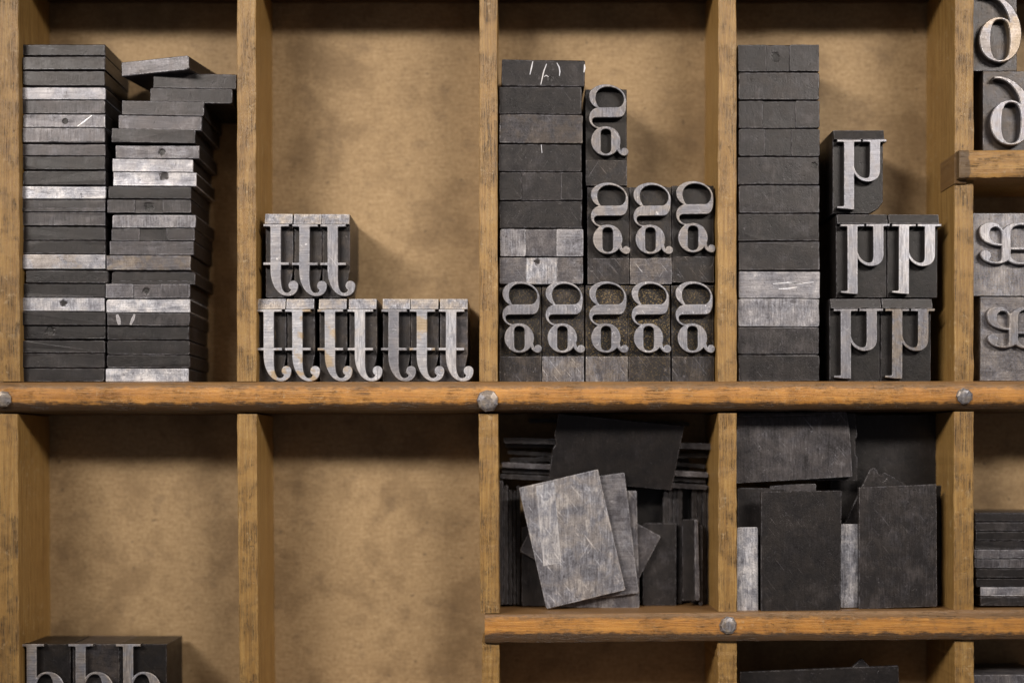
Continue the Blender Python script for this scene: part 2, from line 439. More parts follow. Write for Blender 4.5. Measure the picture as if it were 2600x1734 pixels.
def nail(px, py, r, d, parent, seg=9):
    rng = random.Random(int(px)); R = r * S
    v = [(0, -R * .33, 0)]; f = []
    prof = [(0.45, -.32), (0.72, -.27), (0.92, -.15), (1.0, 0.02), (1.0, 0.4)]
    for (a, y) in prof:
        for i in range(seg):
            t = 2 * math.pi * i / seg + .3; w = a * rng.uniform(.93, 1.05)
            v.append((math.cos(t) * R * w, R * (y + rng.uniform(-.03, .03)), math.sin(t) * R * w))
    for i in range(seg):
        f.append([0, 1 + i, 1 + (i + 1) % seg])
        for k in range(len(prof) - 1):
            a = 1 + k * seg; f.append([a + i, a + seg + i, a + seg + (i + 1) % seg, a + (i + 1) % seg])
    me = bpy.data.meshes.new("mesh"); me.from_pydata(v, [], f); me.update()
    bm = bmesh.new(); bm.from_mesh(me); bmesh.ops.recalc_face_normals(bm, faces=bm.faces); bm.to_mesh(me); bm.free()
    for q in me.polygons: q.use_smooth = True
    me.set_sharp_from_angle(angle=math.radians(14))
    o = link("nail_head", me, M_metal, parent); w = W(px, py, d)
    o.location = w - parent.location; look(o, 0.40, 1.0, spark=1.0, rust=.25)
nail(8, 1013, 22, -0.0022, mid); nail(1239, 1017, 28, -0.0022, mid); nail(2449, 1006, 21, -0.0022, mid)
nail(1849, 1587, 23, -0.0018, low)

# ------------------------------------------------------------------ spacer blocks
def strip(parent, pts, width, d, tone, name="scratch"):
    """a fresh bright gouge: a thin raised burr along a few points (px), on the block's front"""
    P = [Vector((W(x, y, d).x, W(x, y, d).z)) for x, y in pts]
    left = []; right = []
    for i, p in enumerate(P):
        t = (P[min(i + 1, len(P) - 1)] - P[max(i - 1, 0)]).normalized(); nrm = Vector((-t.y, t.x))
        w = width * S / 2 * (0.55 if i in (0, len(P) - 1) else 1.0)
        left.append(p + nrm * w); right.append(p - nrm * w)
    loc = parent.location
    o = link(name, prism([(p.x - loc.x, p.y - loc.z) for p in left + right[::-1]], 0.00012, 0.00003), M_face, parent)
    o.location = (0, d - 0.00007 - loc.y, 0); look(o, tone, spark=0.6)

def block(name, x0, y0, x1, y1, d, tone, label, cat, group, warm=0.0, pit=None, segs=None, ledge=None, rot=0.0, yaw=0.0,
          spark=0.3, hatch=0.0, depth=None, rounds=None, segtones=None, rust=0.0):
    base = W((x0 + x1) / 2, y1, d)
    w = (x1 - x0) * S * (D + d) / D; h = (y1 - y0) * S * (D + d) / D
    dep = depth if depth else DEPTH - d - 0.0003
    e = empty(name, base); tag(e, label, cat, group)
    e.rotation_euler = (0, math.radians(rot), math.radians(yaw))
    rec = 0.00028 if (segs or ledge) else 0.0
    big = name.startswith('thick')
    pt = None
    if pit: pt = ((pit[0] - (x0 + x1) / 2) * S, (y1 - pit[1]) * S, pit[2] * S)
    rng = random.Random(int(x0 * 7 + y0 * 3))
    me = prism(rect_pts(w, h, rounds if not big else (rounds or rng.choice([2.2, 3.0, 4.0])), 1.1 if big else .6, rng=rng), dep - rec, rng.uniform(.00016, .00024) if big else rng.uniform(.00014, .00028), jitter=0.00004)
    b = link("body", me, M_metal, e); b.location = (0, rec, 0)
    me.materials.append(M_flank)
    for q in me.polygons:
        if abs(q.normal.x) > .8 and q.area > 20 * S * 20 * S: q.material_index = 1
    b["flank"] = .07  # oxidised sides, toned darker to stand in for shade beside the stacks
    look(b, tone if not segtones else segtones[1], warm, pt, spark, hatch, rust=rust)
    if segs:      # raised end faces either side of a sunk middle
        for q, (a, c) in enumerate(((0.0, segs[0]), (segs[1], 1.0))):
            ww = (c - a) * w
            o = link("end_pad", prism(rect_pts(ww, h - 1.0 * S, rounds, rng=rng), rec + .0001, .00012), M_metal, e)
            o.location = (-w / 2 + (a + c) / 2 * w, 0, .5 * S)
            look(o, segtones[q * 2] if segtones else tone * rng.uniform(.85, 1.2), warm, None, spark, hatch)
    if ledge:     # raised band along the lower side
        o = link("ledge", prism(rect_pts(w, h * ledge, 1.0, rng=rng), rec + .0001, .00012), M_metal, e)
        look(o, tone * 1.25, warm, None, spark, hatch)
    return e

rnd = random.Random(3)
A_y = [(113,142),(143.5,178),(181,218),(222,254),(255,289),(290,324.5),(325,362),(366,396),(397,431),(434,470),(473,506),(507,537),(538,573),
       (576,610),(611,645),(646,683),(686,719.5),(720,755),(756,790),(791,825),(826,861),(864,896),(897,933),(935,968.5)]
A_t = [t if t < .5 else .5 + (t - .5) * .45 for t in [.12,.18,.16,.46,.24,.38,.33,.26,.13,.12,.80,.20,.24,.11,.13,.56,.11,.10,.74,.09,.11,.13,.17,.14]]
for i, ((a, b), t) in enumerate(zip(A_y, A_t)):
    n = i + 1
    dx = {1: 1, 17: 8, 18: 4, 22: 2}.get(n, rnd.uniform(-2, 2)); dx2 = {17: 8, 18: 0}.get(n, rnd.uniform(-2, 1.5))
    kw = {}
    if n == 6: kw['pit'] = (166, 308, 7)
    if n == 19: kw['pit'] = (161, 770, 9)
    if n == 21: kw['pit'] = (128, 840, 11)
    if n == 12: kw['ledge'] = .3
    if n == 16: kw['rust'] = .2
    lab = f"{tone_word(t)} metal spacer, {ordinal(n)} from the top of the stack against the far-left upright"
    if n == 1: lab = "dark grey metal spacer on top of the stack against the far-left upright"
    if n == 24: lab = "dark grey metal spacer at the bottom of the stack against the far-left upright"
    e = block("metal_spacer", 56.5 + dx, a + .3, 267 + dx2, b, (0.0034 if n in (1,) else 0.0026 + rnd.uniform(-.0004, .0005)), t * (.76 if t < .21 else .95), lab, "spacer",
          "thin spacers in the left stack", rot=rnd.uniform(-.25, .25), **kw)
    if n == 6: strip(e, [(234, 293), (215, 308), (196, 322)], 3.2, e.location.y, .9)
B = [(381,225,590,263,.2),(309,257,518,294,.22),(300,294,512,331,.30),(283,327,496,363,.18),(293,370,506,403,.33),(285,404,490,437,.55),
     (287,438,499,473,.68),(275,474,485,505,.12),(272,507,485,541,.2),(285,546,497,579,.40),(283,580,494,612,.2),(278,613,492,648,.27),
     (270,649,484,686,.33),(283,690,495,722,.12),(268,721,482,757,.34),(270,760,483,794,.86),(272,795,482,827,.22),(272,828.5,480,863,.11),
     (272,864.5,482,900,.11),(271,901,483,934,.11),(268,935.5,479,969,.86)]
rot_b = {0:.6, 1:.9, 2:1.0, 3:.7, 5:.5, 6:.4}
block("metal_spacer", 300, 150, 487, 186, 0.0010, .28, "light grey metal spacer lying crooked on top of the second stack from the left", "spacer",
      "thin spacers in the second stack", rot=-1.6, yaw=-13, spark=.9, depth=.024)
block("metal_spacer", 388, 188, 600, 226, 0.0028, .14, "dark metal spacer under the crooked top one, touching the second upright", "spacer",
      "thin spacers in the second stack", rot=.8, spark=.4)
for i, (x0, a, x1, b, t) in enumerate(B):
    n = i + 3; kw = {}; lt = t; t = t if t < .5 else .5 + (t - .5) * .45
    if n == 7: kw['pit'] = (412, 386, 8)
    if n == 9: kw['pit'] = (418, 446, 12)
    if n == 11: kw.update(segs=(.33, .66), segtones=(.2, .13, .2), pit=(378, 525, 11))
    if n == 13: kw.update(segs=(.34, .66), segtones=(.22, .1, .2))
    if n == 17: kw.update(segs=(.33, .65), segtones=(.34, .30, .27), pit=(372, 738, 9))
    if n == 15: kw['warm'] = 1.0
    if n == 16: kw['ledge'] = .3
    if n in (21, 22): kw['rounds'] = 5
    lab = f"{tone_word(t)} metal spacer, {ordinal(n)} from the top of the second stack from the left"
    if i == len(B) - 1: lab = "bright silvery metal spacer at the bottom of the second stack from the left"
    e = block("metal_spacer", x0, a, x1, b, 0.0022 + rnd.uniform(-.0004, .0005), t * (.76 if t < .21 else .95), lab, "spacer", "thin spacers in the second stack",
          rot=rot_b.get(i, rnd.uniform(-.2, .3)), **kw)
    if n == 19:
        strip(e, [(297, 799), (301, 812), (303, 825)], 11, e.location.y, .55, "bright_patch"); strip(e, [(342, 798), (337, 811), (331, 825)], 8, e.location.y, .55, "bright_patch")

Cc = [(1273.6,152,1485,219.6,.14,0),(1268,220.6,1478,290.7,.10,0),(1268,291.5,1480,364,.25,.8),(1267,367,1477,436,.12,0),
      (1267,437,1477,508.5,.13,0),(1268,510,1478,580,.11,0),(1268,581,1479,651.5,.38,.3),(1267.5,652.5,1479,721,.38,.5)]
for i, (x0, a, x1, b, t, wm) in enumerate(Cc):
    kw = {}
    if i == 0: kw['pit'] = (1398, 199, 7); kw['rot'] = .9
    if i == 2: kw['rot'] = .4
    if i == 4: kw.update(segs=(.27, .74), segtones=(.10, .16, .11))
    if i == 6: kw.update(segs=(.31, .68), segtones=(.38, .31, .42))
    if i == 7: kw.update(segs=(.32, .69), segtones=(.34, .50, .32), pit=(1365, 664, 9))
    lab = ["thick dark spacer with fresh bright scratches, topmost beside the lone g",
           "thick near-black metal spacer, second from the top of the stack beside the lone g",
           "thick brownish metal spacer, third from the top of the stack beside the lone g",
           "thick dark spacer with one short white scratch, fourth from top beside the lone g",
           "thick dark spacer with faint joint lines, fifth from top beside the g blocks",
           "plain thick dark spacer, sixth from top beside the g blocks",
           "thick grey spacer in three squares with dark smear, second lowest in the g compartment stack",
           "thick grey spacer with pale middle square, resting on the bottom row of g blocks"][i]
    kw.setdefault('rot', rnd.uniform(-.35, .35)); j = rnd.uniform(-1.5, 2.5)
    e = block("thick_metal_spacer", x0 + j, a + .6, x1 + j, b, 0.0024 + rnd.uniform(-.0004, .0006), t, lab, "spacer", "thick spacers beside the g blocks", warm=wm, hatch=.25, spark=.6, **kw)
    dq = e.location.y
    if i == 0:
        strip(e, [(1352, 157), (1349, 172), (1345, 191)], 3.6, dq, .95); strip(e, [(1387, 163), (1380, 182), (1373, 216)], 3.4, dq, .85)
        strip(e, [(1413, 160), (1419, 171), (1421, 182), (1420, 193)], 3.2, dq, .95); strip(e, [(1381, 196), (1386, 192), (1393, 196)], 2.6, dq, .8)
        strip(e, [(1483, 163), (1484, 172), (1482, 183)], 4.5, dq, 1.0)
    if i == 3: strip(e, [(1374, 368), (1376, 389)], 3.2, dq, .95)
Dd = [(113,182.5,.12,0),(184,254,.17,.4),(255.5,326,.14,0),(327,397,.12,0),(398.5,469,.15,.1),(470.5,541,.17,.2),(542.5,612.5,.11,0),(613.5,686,.14,0),
      (688.5,757.5,.44,.15),(758.5,829,.42,.3),(830,899,.20,0),(900,968.5,.11,0)]
for i, (a, b, t, wm) in enumerate(Dd):
    kw = {}
    if i == 0: kw.update(segs=(.35, .635), segtones=(.11, .10, .12), pit=(1970, 145, 12))
    if i == 2: kw.update(segs=(.30, .70), segtones=(.13, .12, .15))
    if i == 3: kw.update(segs=(.33, .65), segtones=(.12, .12, .11), rounds=5)
    if i == 4: kw['pit'] = (2068, 419, 8)
    lab = ["thick dark spacer with a black pit, topmost of the tall right-hand stack",
           None, None, None, None, None, None, None,
           "thick pale grey spacer with white gouges, fourth lowest of the tall right-hand stack",
           "thick pale mottled spacer, third lowest of the tall right-hand stack",
           "thick dark streaked spacer, second lowest of the tall right-hand stack",
           "thick dark smudged spacer at the foot of the tall right-hand stack"][i]
    if not lab: lab = f"thick {tone_word(t)} spacer, {ordinal(i+1)} from the top of the tall right-hand stack"
    j = rnd.uniform(-.5, 3)
    e = block("thick_metal_spacer", 1873 + j, a + .6, 2079 + j, b, 0.0024 + rnd.uniform(-.0004, .0006), t, lab, "spacer",
          "thick spacers in the tall right stack", warm=wm, spark=.5, hatch=.15, rot=rnd.uniform(-.3, .3), **kw)
    dq = e.location.y
    if i == 8:
        strip(e, [(1962, 721), (1998, 718), (2038, 719)], 3, dq, .95); strip(e, [(1998, 716), (2030, 720), (2066, 716)], 3, dq, .9); strip(e, [(1977, 734), (2000, 733), (2024, 729)], 4, dq, 1.0)
# lower right compartment: thin spacers
Ee = [(2475,1301,.14),(2475,1325,.16),(2477,1349,.08),(2475,1371,.12),(2474,1394.5,.36),(2474,1418.5,.30),(2478,1443,.10),(2478,1467,.09),(2490,1490,.42),(2490,1514.5,.14)]
for i, (x0, a, t) in enumerate(Ee):
    kw = {}
    if i in (4, 5): kw.update(segs=(.30, .68))
    lab = f"thin {tone_word(t)} spacer, {ordinal(i+1)} from the top of the low stack at the right edge"
    block("metal_spacer", x0, a, x0 + 212, a + 23.3, .0030 + rnd.uniform(0, .0008), t, lab, "spacer", "thin spacers at the right edge", **kw)

# ------------------------------------------------------------------ letters
def flat(path):
    """SVG-like path -> list of closed polylines"""
    tok = path.replace(',', ' ').split(); i = 0; subs = []; cur = []; pos = (0, 0); cmd = 'L'
    def num():
        nonlocal i
        v = float(tok[i]); i += 1; return v
    while i < len(tok):
        if tok[i] in 'MLCZ': cmd = tok[i]; i += 1
        if cmd == 'Z':
            subs.append(cur); cur = []; cmd = 'M'; continue
        if cmd == 'M': pos = (num(), num()); cur = [pos]; cmd = 'L'
        elif cmd == 'L': pos = (num(), num()); cur.append(pos)
        elif cmd == 'C':
            b = (num(), num()); c = (num(), num()); e = (num(), num())
            for k in range(1, 11):
                t = k / 10; u = 1 - t
                cur.append(tuple(u**3 * pos[j] + 3*u*u*t * b[j] + 3*u*t*t * c[j] + t**3 * e[j] for j in (0, 1)))
            pos = e
    return subs

def ell(cx, cy, rx, ry, n=4.0):
    k = .5523 if n <= 2 else .5523 + (1 - .5523) * (n - 2) / 6
    return (f"M {cx-rx},{cy} C {cx-rx},{cy-ry*k} {cx-rx*k},{cy-ry} {cx},{cy-ry} C {cx+rx*k},{cy-ry} {cx+rx},{cy-ry*k} {cx+rx},{cy} "
            f"C {cx+rx},{cy+ry*k} {cx+rx*k},{cy+ry} {cx},{cy+ry} C {cx-rx*k},{cy+ry} {cx-rx},{cy+ry*k} {cx-rx},{cy} Z ")

def glyph(path, zoom, relief, flare):
    """outline given in body units (x right, z down from the body's top-left) -> raised letter mesh.
       local origin: body top-left at the face plane"""
    cu = bpy.data.curves.new("outline", 'CURVE'); cu.dimensions = '2D'; cu.fill_mode = 'BOTH'
    for poly in flat(path):
        q = []
        for p in poly:
            if not q or (abs(p[0] - q[-1][0]) + abs(p[1] - q[-1][1])) > .8: q.append(p)
        if abs(q[0][0] - q[-1][0]) + abs(q[0][1] - q[-1][1]) < .8: q.pop()
        sp = cu.splines.new('POLY'); sp.points.add(len(q) - 1); sp.use_cyclic_u = True
        for pt, (x, y) in zip(sp.points, q): pt.co = (x * zoom * S, -y * zoom * S, 0, 1)
    cu.extrude = relief / 2; cu.bevel_depth = flare; cu.bevel_resolution = 0; cu.offset = -flare * 0.5
    o = bpy.data.objects.new("tmp", cu); C.objects.link(o)
    dg = bpy.context.evaluated_depsgraph_get(); dg.update()
    me = bpy.data.meshes.new_from_object(o.evaluated_get(dg))
    bpy.data.objects.remove(o)
    # curve lies in XY facing +Z: turn it so the face looks towards -Y, front at y = 0
    me.transform(Matrix.Translation((0, relief / 2 + flare, 0)) @ Matrix.Rotation(math.radians(90), 4, 'X'))
    for p in me.polygons: p.use_smooth = False
    return me

F = ("M -4,78 L 168,78 L 168,91 L 122,92 C 115,93 113,96 113,104 L 113,342 L 168,343 L 168,357 L 113,358 L 112,430 "
     "C 112,485 116,528 138,546 C 152,556 170,552 179,541 L 186,529 C 174,523 168,512 168,500 C 168,482 182,468 200,468 C 218,468 232,482 232,500 "
     "C 232,542 206,571 163,571 C 118,572 82,540 62,490 C 48,455 44,420 44,390 "
     "L 44,358 L -5,357 L -5,343 L 44,342 L 44,104 C 44,96 42,93 36,92 L -4,91 Z")
G = ("M 95,164 C 60,150 28,115 28,68 C 28,15 90,-22 162,-22 C 245,-22 323,35 323,112 C 323,160 318,190 308,210 C 300,228 285,238 262,238 "
     "L 85,239 C 62,239 49,252 49,268 C 49,295 75,318 112,321 C 125,318 142,314 160,314 C 225,314 276,365 276,430 C 276,445 273,460 268,472 "
     "L 279,510 L 286,512 C 281,499 291,486 311,486 C 327,487 339,500 339,516 C 339,533 327,546 310,546 C 287,546 264,528 250,499 "
     "C 230,530 196,545 160,545 C 96,545 44,492 44,428 C 44,385 66,350 98,330 C 55,318 28,285 28,245 C 28,205 52,172 95,164 Z "
     "M 106,163 L 258,162 C 283,160 308,130 308,95 C 308,38 244,-6 175,-6 C 115,-6 76,30 76,82 C 76,112 88,140 106,163 Z "
     "M 117,372 C 117,345 135,331 160,331 C 186,331 205,345 205,372 L 205,490 C 205,517 186,532 160,532 C 135,532 117,517 117,490 Z")
H = ("M 23,80 L 195,80 L 195,93 L 152,94 C 147,95 145,98 145,104 L 145,280 C 152,318 180,352 212,362 C 236,369 252,364 259,350 C 263,340 265,320 265,298 "
     "L 265,104 C 265,98 263,95 258,94 L 213,93 L 213,79 L 384,78 L 384,92 L 344,94 C 339,95 338,98 338,104 L 338,300 C 338,345 316,386 250,388 "
     "C 205,389 165,362 145,322 L 145,595 L 95,592 L 23,584 L 23,574 L 60,574 C 70,573 73,568 73,558 L 73,104 C 73,98 71,95 66,94 L 23,93 Z")
DEL = ("M 70,62 C 130,50 230,80 300,170 C 345,230 372,300 372,390 C 372,520 300,607 205,607 C 105,607 40,530 40,430 C 40,320 110,250 195,250 "
       "C 230,250 258,262 280,287 C 275,230 245,160 190,115 C 150,85 110,72 72,74 Z ") + ell(205, 430, 80, 165, 4.0)
AE = ("M 40,150 C 40,105 75,82 130,82 C 175,82 205,110 225,146 C 250,105 300,82 370,82 C 480,82 545,150 545,245 C 545,345 480,416 370,416 "
      "C 325,416 290,405 268,384 C 235,408 190,414 145,408 C 90,400 55,375 48,345 C 44,318 62,304 86,306 C 112,308 130,330 128,352 C 126,372 112,376 114,384 "
      "C 122,398 160,402 185,398 C 210,394 219,380 219,350 L 219,268 C 160,268 100,250 70,225 C 50,208 40,180 40,150 Z "
      "M 115,172 C 115,135 138,116 165,116 C 195,116 219,145 219,190 L 219,254 C 160,254 115,225 115,172 Z "
      "M 286,170 C 286,125 320,100 375,100 C 440,100 470,160 470,283 L 286,283 Z "
      "M 286,298 L 520,298 C 515,365 460,402 385,402 C 330,402 286,380 286,340 Z")
P = ("M -15,-6 L 190,-6 L 190,9 L 138,11 C 130,12 127,16 127,26 L 127,285 C 145,250 180,233 222,233 C 320,233 372,310 372,420 C 372,540 315,610 225,610 "
     "C 185,610 150,595 127,560 L 127,600 L -15,600 L -15,586 L 36,584 C 43,583 45,578 45,570 L 45,26 C 45,16 42,12 34,11 L -15,9 Z ") + \
    "M 127,330 C 140,275 175,248 212,248 C 262,248 280,320 280,425 C 280,530 262,594 212,594 C 170,594 140,570 127,520 Z"

Z3, Z5, Z7, ZL5, ZL3 = .36996, .31895, .34437, .31884, .29775
FACE = 0.0022; REL = 0.0022
meshes = {k: glyph(p, z, REL * 1.3, fl) for k, p, z, fl in
          (("f", F, Z3, .00016), ("g", G, Z5, .00018), ("h", H, Z7, .00016), ("d", DEL, ZL5, .00028), ("ae", AE, ZL5, .00026), ("p", P, ZL3, .00020))}
for m in meshes.values():
    m.materials.clear(); m.materials.append(M_face); m.materials.append(M_flank)
    for p in m.polygons: p.material_index = 0 if p.normal.y < -0.4 else 1

def sort(kind, x0, y0, w, h, label, group, tone_body, tone_face, d=FACE, warm=.5, gold=0.0, rust=0.0, band=None, spark=.6, hatch=.3, rot=0.0,
         cut=None, beard=None, rel=REL, short=0.0, band_tone=None, chip=False, facewarm=0.0):
    """one piece of type: shank with a shoulder, raised reversed letter"""
    f = (D + d) / D
    base = W(x0 + w / 2, y0 + h, d)
    e = empty("type_block", base); tag(e, label, "type block", group); rot += random.uniform(-.3, .3); tone_face *= random.uniform(.9, 1.08)
    e.rotation_euler = (0, math.radians(rot), 0)
    ww, hh = w * S * f, h * S * f
    rng = random.Random(int(x0 * 3 + y0))
    pts = rect_pts(ww, hh, 1.2, .35, rng=rng)
    if cut:   # the shank is cut away under an overhanging stroke
        a, b, c = cut       # fraction of height where the cut begins, ends and how far in
        pts = [(-ww/2, 0), (ww/2 * (1 - 2 * c), 0), (ww/2 * (1 - 2*c), hh * (1 - b)), (ww/2 * (1 - c), hh * (1 - (a + b) / 2)), (ww/2, hh * (1 - a)), (ww/2, hh), (-ww/2, hh)]
    if kind == 'g':   # the shank is cast out under the overhanging loop
        u = Z5 * S
        arc = [(305, 0), (285, -6), (250, -13), (210, -17), (165, -18), (120, -14), (80, -7), (58, 0)]
        pts = [(-ww/2, 0), (ww/2, 0), (ww/2, hh)] + [(-ww/2 + a * u, hh - b * u) for a, b in arc] + [(-ww/2, hh)]
    if chip:
        pts = [(-ww/2, 0), (ww/2 * .45, 0), (ww/2 * .62, hh * .03), (ww/2 * .80, hh * .055), (ww/2, hh * .14), (ww/2, hh), (-ww/2, hh)]
    b = link("shank", prism(pts, DEPTH - d - rel - .0003 - short, .00016), M_metal, e); b.location = (0, rel, 0)
    look(b, tone_body, warm, None, spark, hatch, gold)
    if band:   # bevelled shoulder above the letter: a wedge rising from the shank edge towards the face
        z1 = hh; z0 = hh - band * S * f; x = ww / 2 - .6 * S
        lo, hi = rel + .0001, rel * .30
        v = [(-x, lo - .0009, z1 - .5*S), (x, lo - .0009, z1 - .5*S), (x, hi, z0), (-x, hi, z0), (-x, lo + .0002, z1 - .5*S), (x, lo + .0002, z1 - .5*S), (x, lo + .0002, z0 - 3*S), (-x, lo + .0002, z0 - 3*S)]
        fc = [[0, 1, 2, 3], [7, 6, 5, 4], [0, 4, 5, 1], [3, 2, 6, 7], [1, 5, 6, 2], [0, 3, 7, 4]]
        me = bpy.data.meshes.new("mesh"); me.from_pydata(v, [], fc); me.update()
        bm = bmesh.new(); bm.from_mesh(me); bmesh.ops.recalc_face_normals(bm, faces=bm.faces); bm.to_mesh(me); bm.free()
        s = link("shoulder", me, M_metal, e); look(s, band_tone if band_tone is not None else tone_body * 1.3, warm, None, spark, 0)
    if beard:  # flat foot of the shank below the letter, standing a little higher than the ground round it
        bh = beard[0] * S * f
        q = rect_pts(ww - .8 * S, bh, 1.0, 1.0, rng=rng)
        o = link("beard", prism(q, .0009, .00010), M_metal, e); o.location = (0, rel - .00075, .4 * S)
        look(o, beard[1], warm, None, spark, 1.0, gold * .3)
    l = link("letter", meshes[kind], None, e); l.location = (-ww / 2, 0, hh); look(l, tone_face * (.86 if kind == 'h' else .92), facewarm, None, spark, .1, 0, rust)
    l["flank"] = tone_body * .9 + .03
    return e

# upside-down reversed f: three above, seven below
fl = [(671, 541, 0.211, 0.607, 0), (743.5, 541.5, 0.172, 0.607, 0), (816, 541.5, 0.172, 0.620, 0),
      (653.6, 757.5, 0.133, 0.766, .9), (726.5, 757.5, 0.156, 0.766, .9), (809, 757.5, 0.172, 0.739, .8), (885, 757.5, 0.218, 0.739, .2), (970, 757.5, 0.156, 0.554, 0), (1042, 757.5, 0.187, 0.739, .8), (1116, 757.5, 0.265, 0.726, 0)]
flab = ["upside-down reversed f type, left one of the three on the upper row", "upside-down reversed f type, middle one of the three on the upper row",
        "upside-down reversed f type, right one of the three on the upper row",
        "stained f type at the left end of the lower f row, against the upright", "stained f type, second from the left in the lower f row",
        "f type with yellow stain near its serif, third from the left in the lower row", "pale f type, fourth from the left in the lower f row",
        "duller grey f type, third from the right in the lower f row", "f type with yellow stains on its stem, second from the right in the lower row",
        "bright f type at the right end of the lower f row, beside the dark gap"]
for (x, y, tb, tf, ru), lb in zip(fl, flab):
    sort("f", x, y, 70.6, 213, lb, "upside-down f type", tb, tf, rust=ru, band=26, band_tone=.50, warm=.8, cut=(.66, .86, .12), spark=.8, hatch=0, rel=.0024)
# upside-down reversed g: one, three, five
gl = [(1488, 222, 106, 247, 0.085, 0.468, 0, "lone upside-down reversed g type standing above the others"),
      (1492.7, 471.5, 107, 248, 0.128, 0.520, 0, "reversed g type at the left of the middle row of three, beside the spacers"),
      (1601, 471.5, 107, 248, 0.170, 0.572, .1, "reversed g type with pale chipped foot in the centre of the middle row"),
      (1709, 467.5, 107, 248, 0.093, 0.546, 0, "reversed g type at the right of the middle row, next to the upright"),
      (1268, 722, 107.6, 249, 0.128, 0.494, .4, "scratched bluish g type at the left end of the bottom g row"),
      (1377, 722, 107, 249, 0.255, 0.598, .5, "g type with pale foot, second from the left in the bottom g row"),
      (1488, 722, 107.7, 249, 0.255, 0.572, .9, "g type with gold specks and pale foot in the middle of the bottom row"),
      (1596.6, 722, 108, 249, 0.136, 0.546, 1.0, "g type with gold specks and dark foot, fourth in the bottom g row"),
      (1708, 722, 108, 249, 0.170, 0.572, .5, "g type at the right end of the bottom g row, beside the upright")]
for i, (x, y, w, h, tb, tf, go, lb) in enumerate(gl):
    sort("g", x, y, w, h, lb, "upside-down g type", tb * .62, tf, gold=go * .7, warm=.7, spark=.9 if i != 0 else .5, hatch=.3, rel=.0026, facewarm=.1 if i > 3 else .6,
         beard=(h - 182, (.14, .19, .33, .13, .20, .36, .34, .15, .17)[i]))
# upside-down reversed h (mu-shaped)
hl = [(2119, 328, .05, .62, True, "lone mu-shaped reversed h type with chipped corner above the other four"),
      (2128, 542.5, .05, .64, False, "mu-shaped h type, left one of the middle pair"), (2258, 542.5, .05, .70, False, "bright mu-shaped h type, right one of the middle pair"),
      (2111, 757.5, .045, .58, False, "mu-shaped h type, left one of the bottom pair"), (2241, 757.5, .045, .50, False, "dull brownish mu-shaped h type, right one of the bottom pair")]
for i, (x, y, tb, tf, ch, lb) in enumerate(hl):
    sort("h", x, y, 128.6, 211, lb, "mu-shaped h type", tb, tf, band=24, band_tone=.10, warm=.2, spark=.35, hatch=.05, rel=.0024, chip=ch, facewarm=.9 if i == 4 else .2)
# right edge
sort("d", 2475.5, -35, 115, 210, "reversed 6-shaped type, upper one in the top right corner", "6-shaped type", .21, .46, warm=1.0, rel=.0026, d=.0026, facewarm=.6, rust=.3, hatch=0)
sort("d", 2503, 175.5, 115, 210, "reversed 6-shaped type standing on the short shelf at right", "6-shaped type", .23, .48, warm=1.0, rel=.0026, d=.0026, facewarm=.5, hatch=0)
sort("ae", 2475.6, 539, 190, 211, "bright reversed ae ligature type, upper one at the right edge", "ae ligature type", .38, .66, warm=.4, rel=.0019, d=.0028, gold=.25, hatch=0)
sort("ae", 2494, 752.5, 190, 213.5, "dull reversed ae ligature type, lower one at the right edge", "ae ligature type", .36, .52, warm=.5, rel=.0019, d=.0028, facewarm=.6, gold=.2, hatch=.1)
# bottom left
for x, tb, lb in ((55, .07, "reversed p type at bottom left, next to the left upright"), (179, .22, "greyer reversed p type, middle of the three at bottom left"), (300, .07, "reversed p type, right one of the three at bottom left")):
    sort("p", x, 1637, 119.5, 212, lb, "reversed p type", tb, .60, warm=.7, rel=.0021, d=.0030, spark=.5, hatch=.2, short=.003, facewarm=.7)

# ------------------------------------------------------------------ loose plates
def plate(pts, d, thick, tone, label, group, warm=0.0, spark=.4, hatch=.3, yaw=0.0, lean=0.0, name="spacing_plate", bev=.00014, cat="metal plate", stretch=1.0):
    """flat plate standing in the case; pts are its front outline"""
    cx = sum(p[0] for p in pts) / len(pts); cy = max(p[1] for p in pts)
    base = W(cx, cy, d)
    q = [((W(x, y, d) - base).x, (W(x, y, d) - base).z * stretch) for x, y in pts]
    rng = random.Random(int(cx * 3 + cy)); qq = []
    n = len(q)
    for i in range(n):     # blunt the corners a little, leave edges slightly uneven
        a, b, c = Vector(q[i - 1]), Vector(q[i]), Vector(q[(i + 1) % n])
        r = rng.uniform(1.2, 4.0) * S
        for v in (a - b, c - b):
            t = min(.35, r / v.length); p = b + v * t; qq.append((p.x, p.y))
        e = c - b
        if e.length > 60 * S:
            nr = Vector((-e.y, e.x)).normalized()
            for t in (.35, .68): p = b + e * (t + rng.uniform(-.1, .1)) + nr * rng.uniform(-.5, .5) * S; qq.append((p.x, p.y))
    o = link(name, prism(qq, thick, bev, back_bev=True), M_metal)
    o.location = base; o.rotation_euler = (math.radians(lean), 0, math.radians(yaw))
    tag(o, label, cat, group); look(o, tone, warm, None, spark, hatch)
    return o
def L1(*p): return [(1200 + x * .38267, 1000 + y * .38267) for x, y in p]
def L2(*p): return [(1840 + x * .38268, 1000 + y * .38268) for x, y in p]
g3 = "loose plates in the middle lower compartment"; g4 = "loose plates in the right lower compartment"
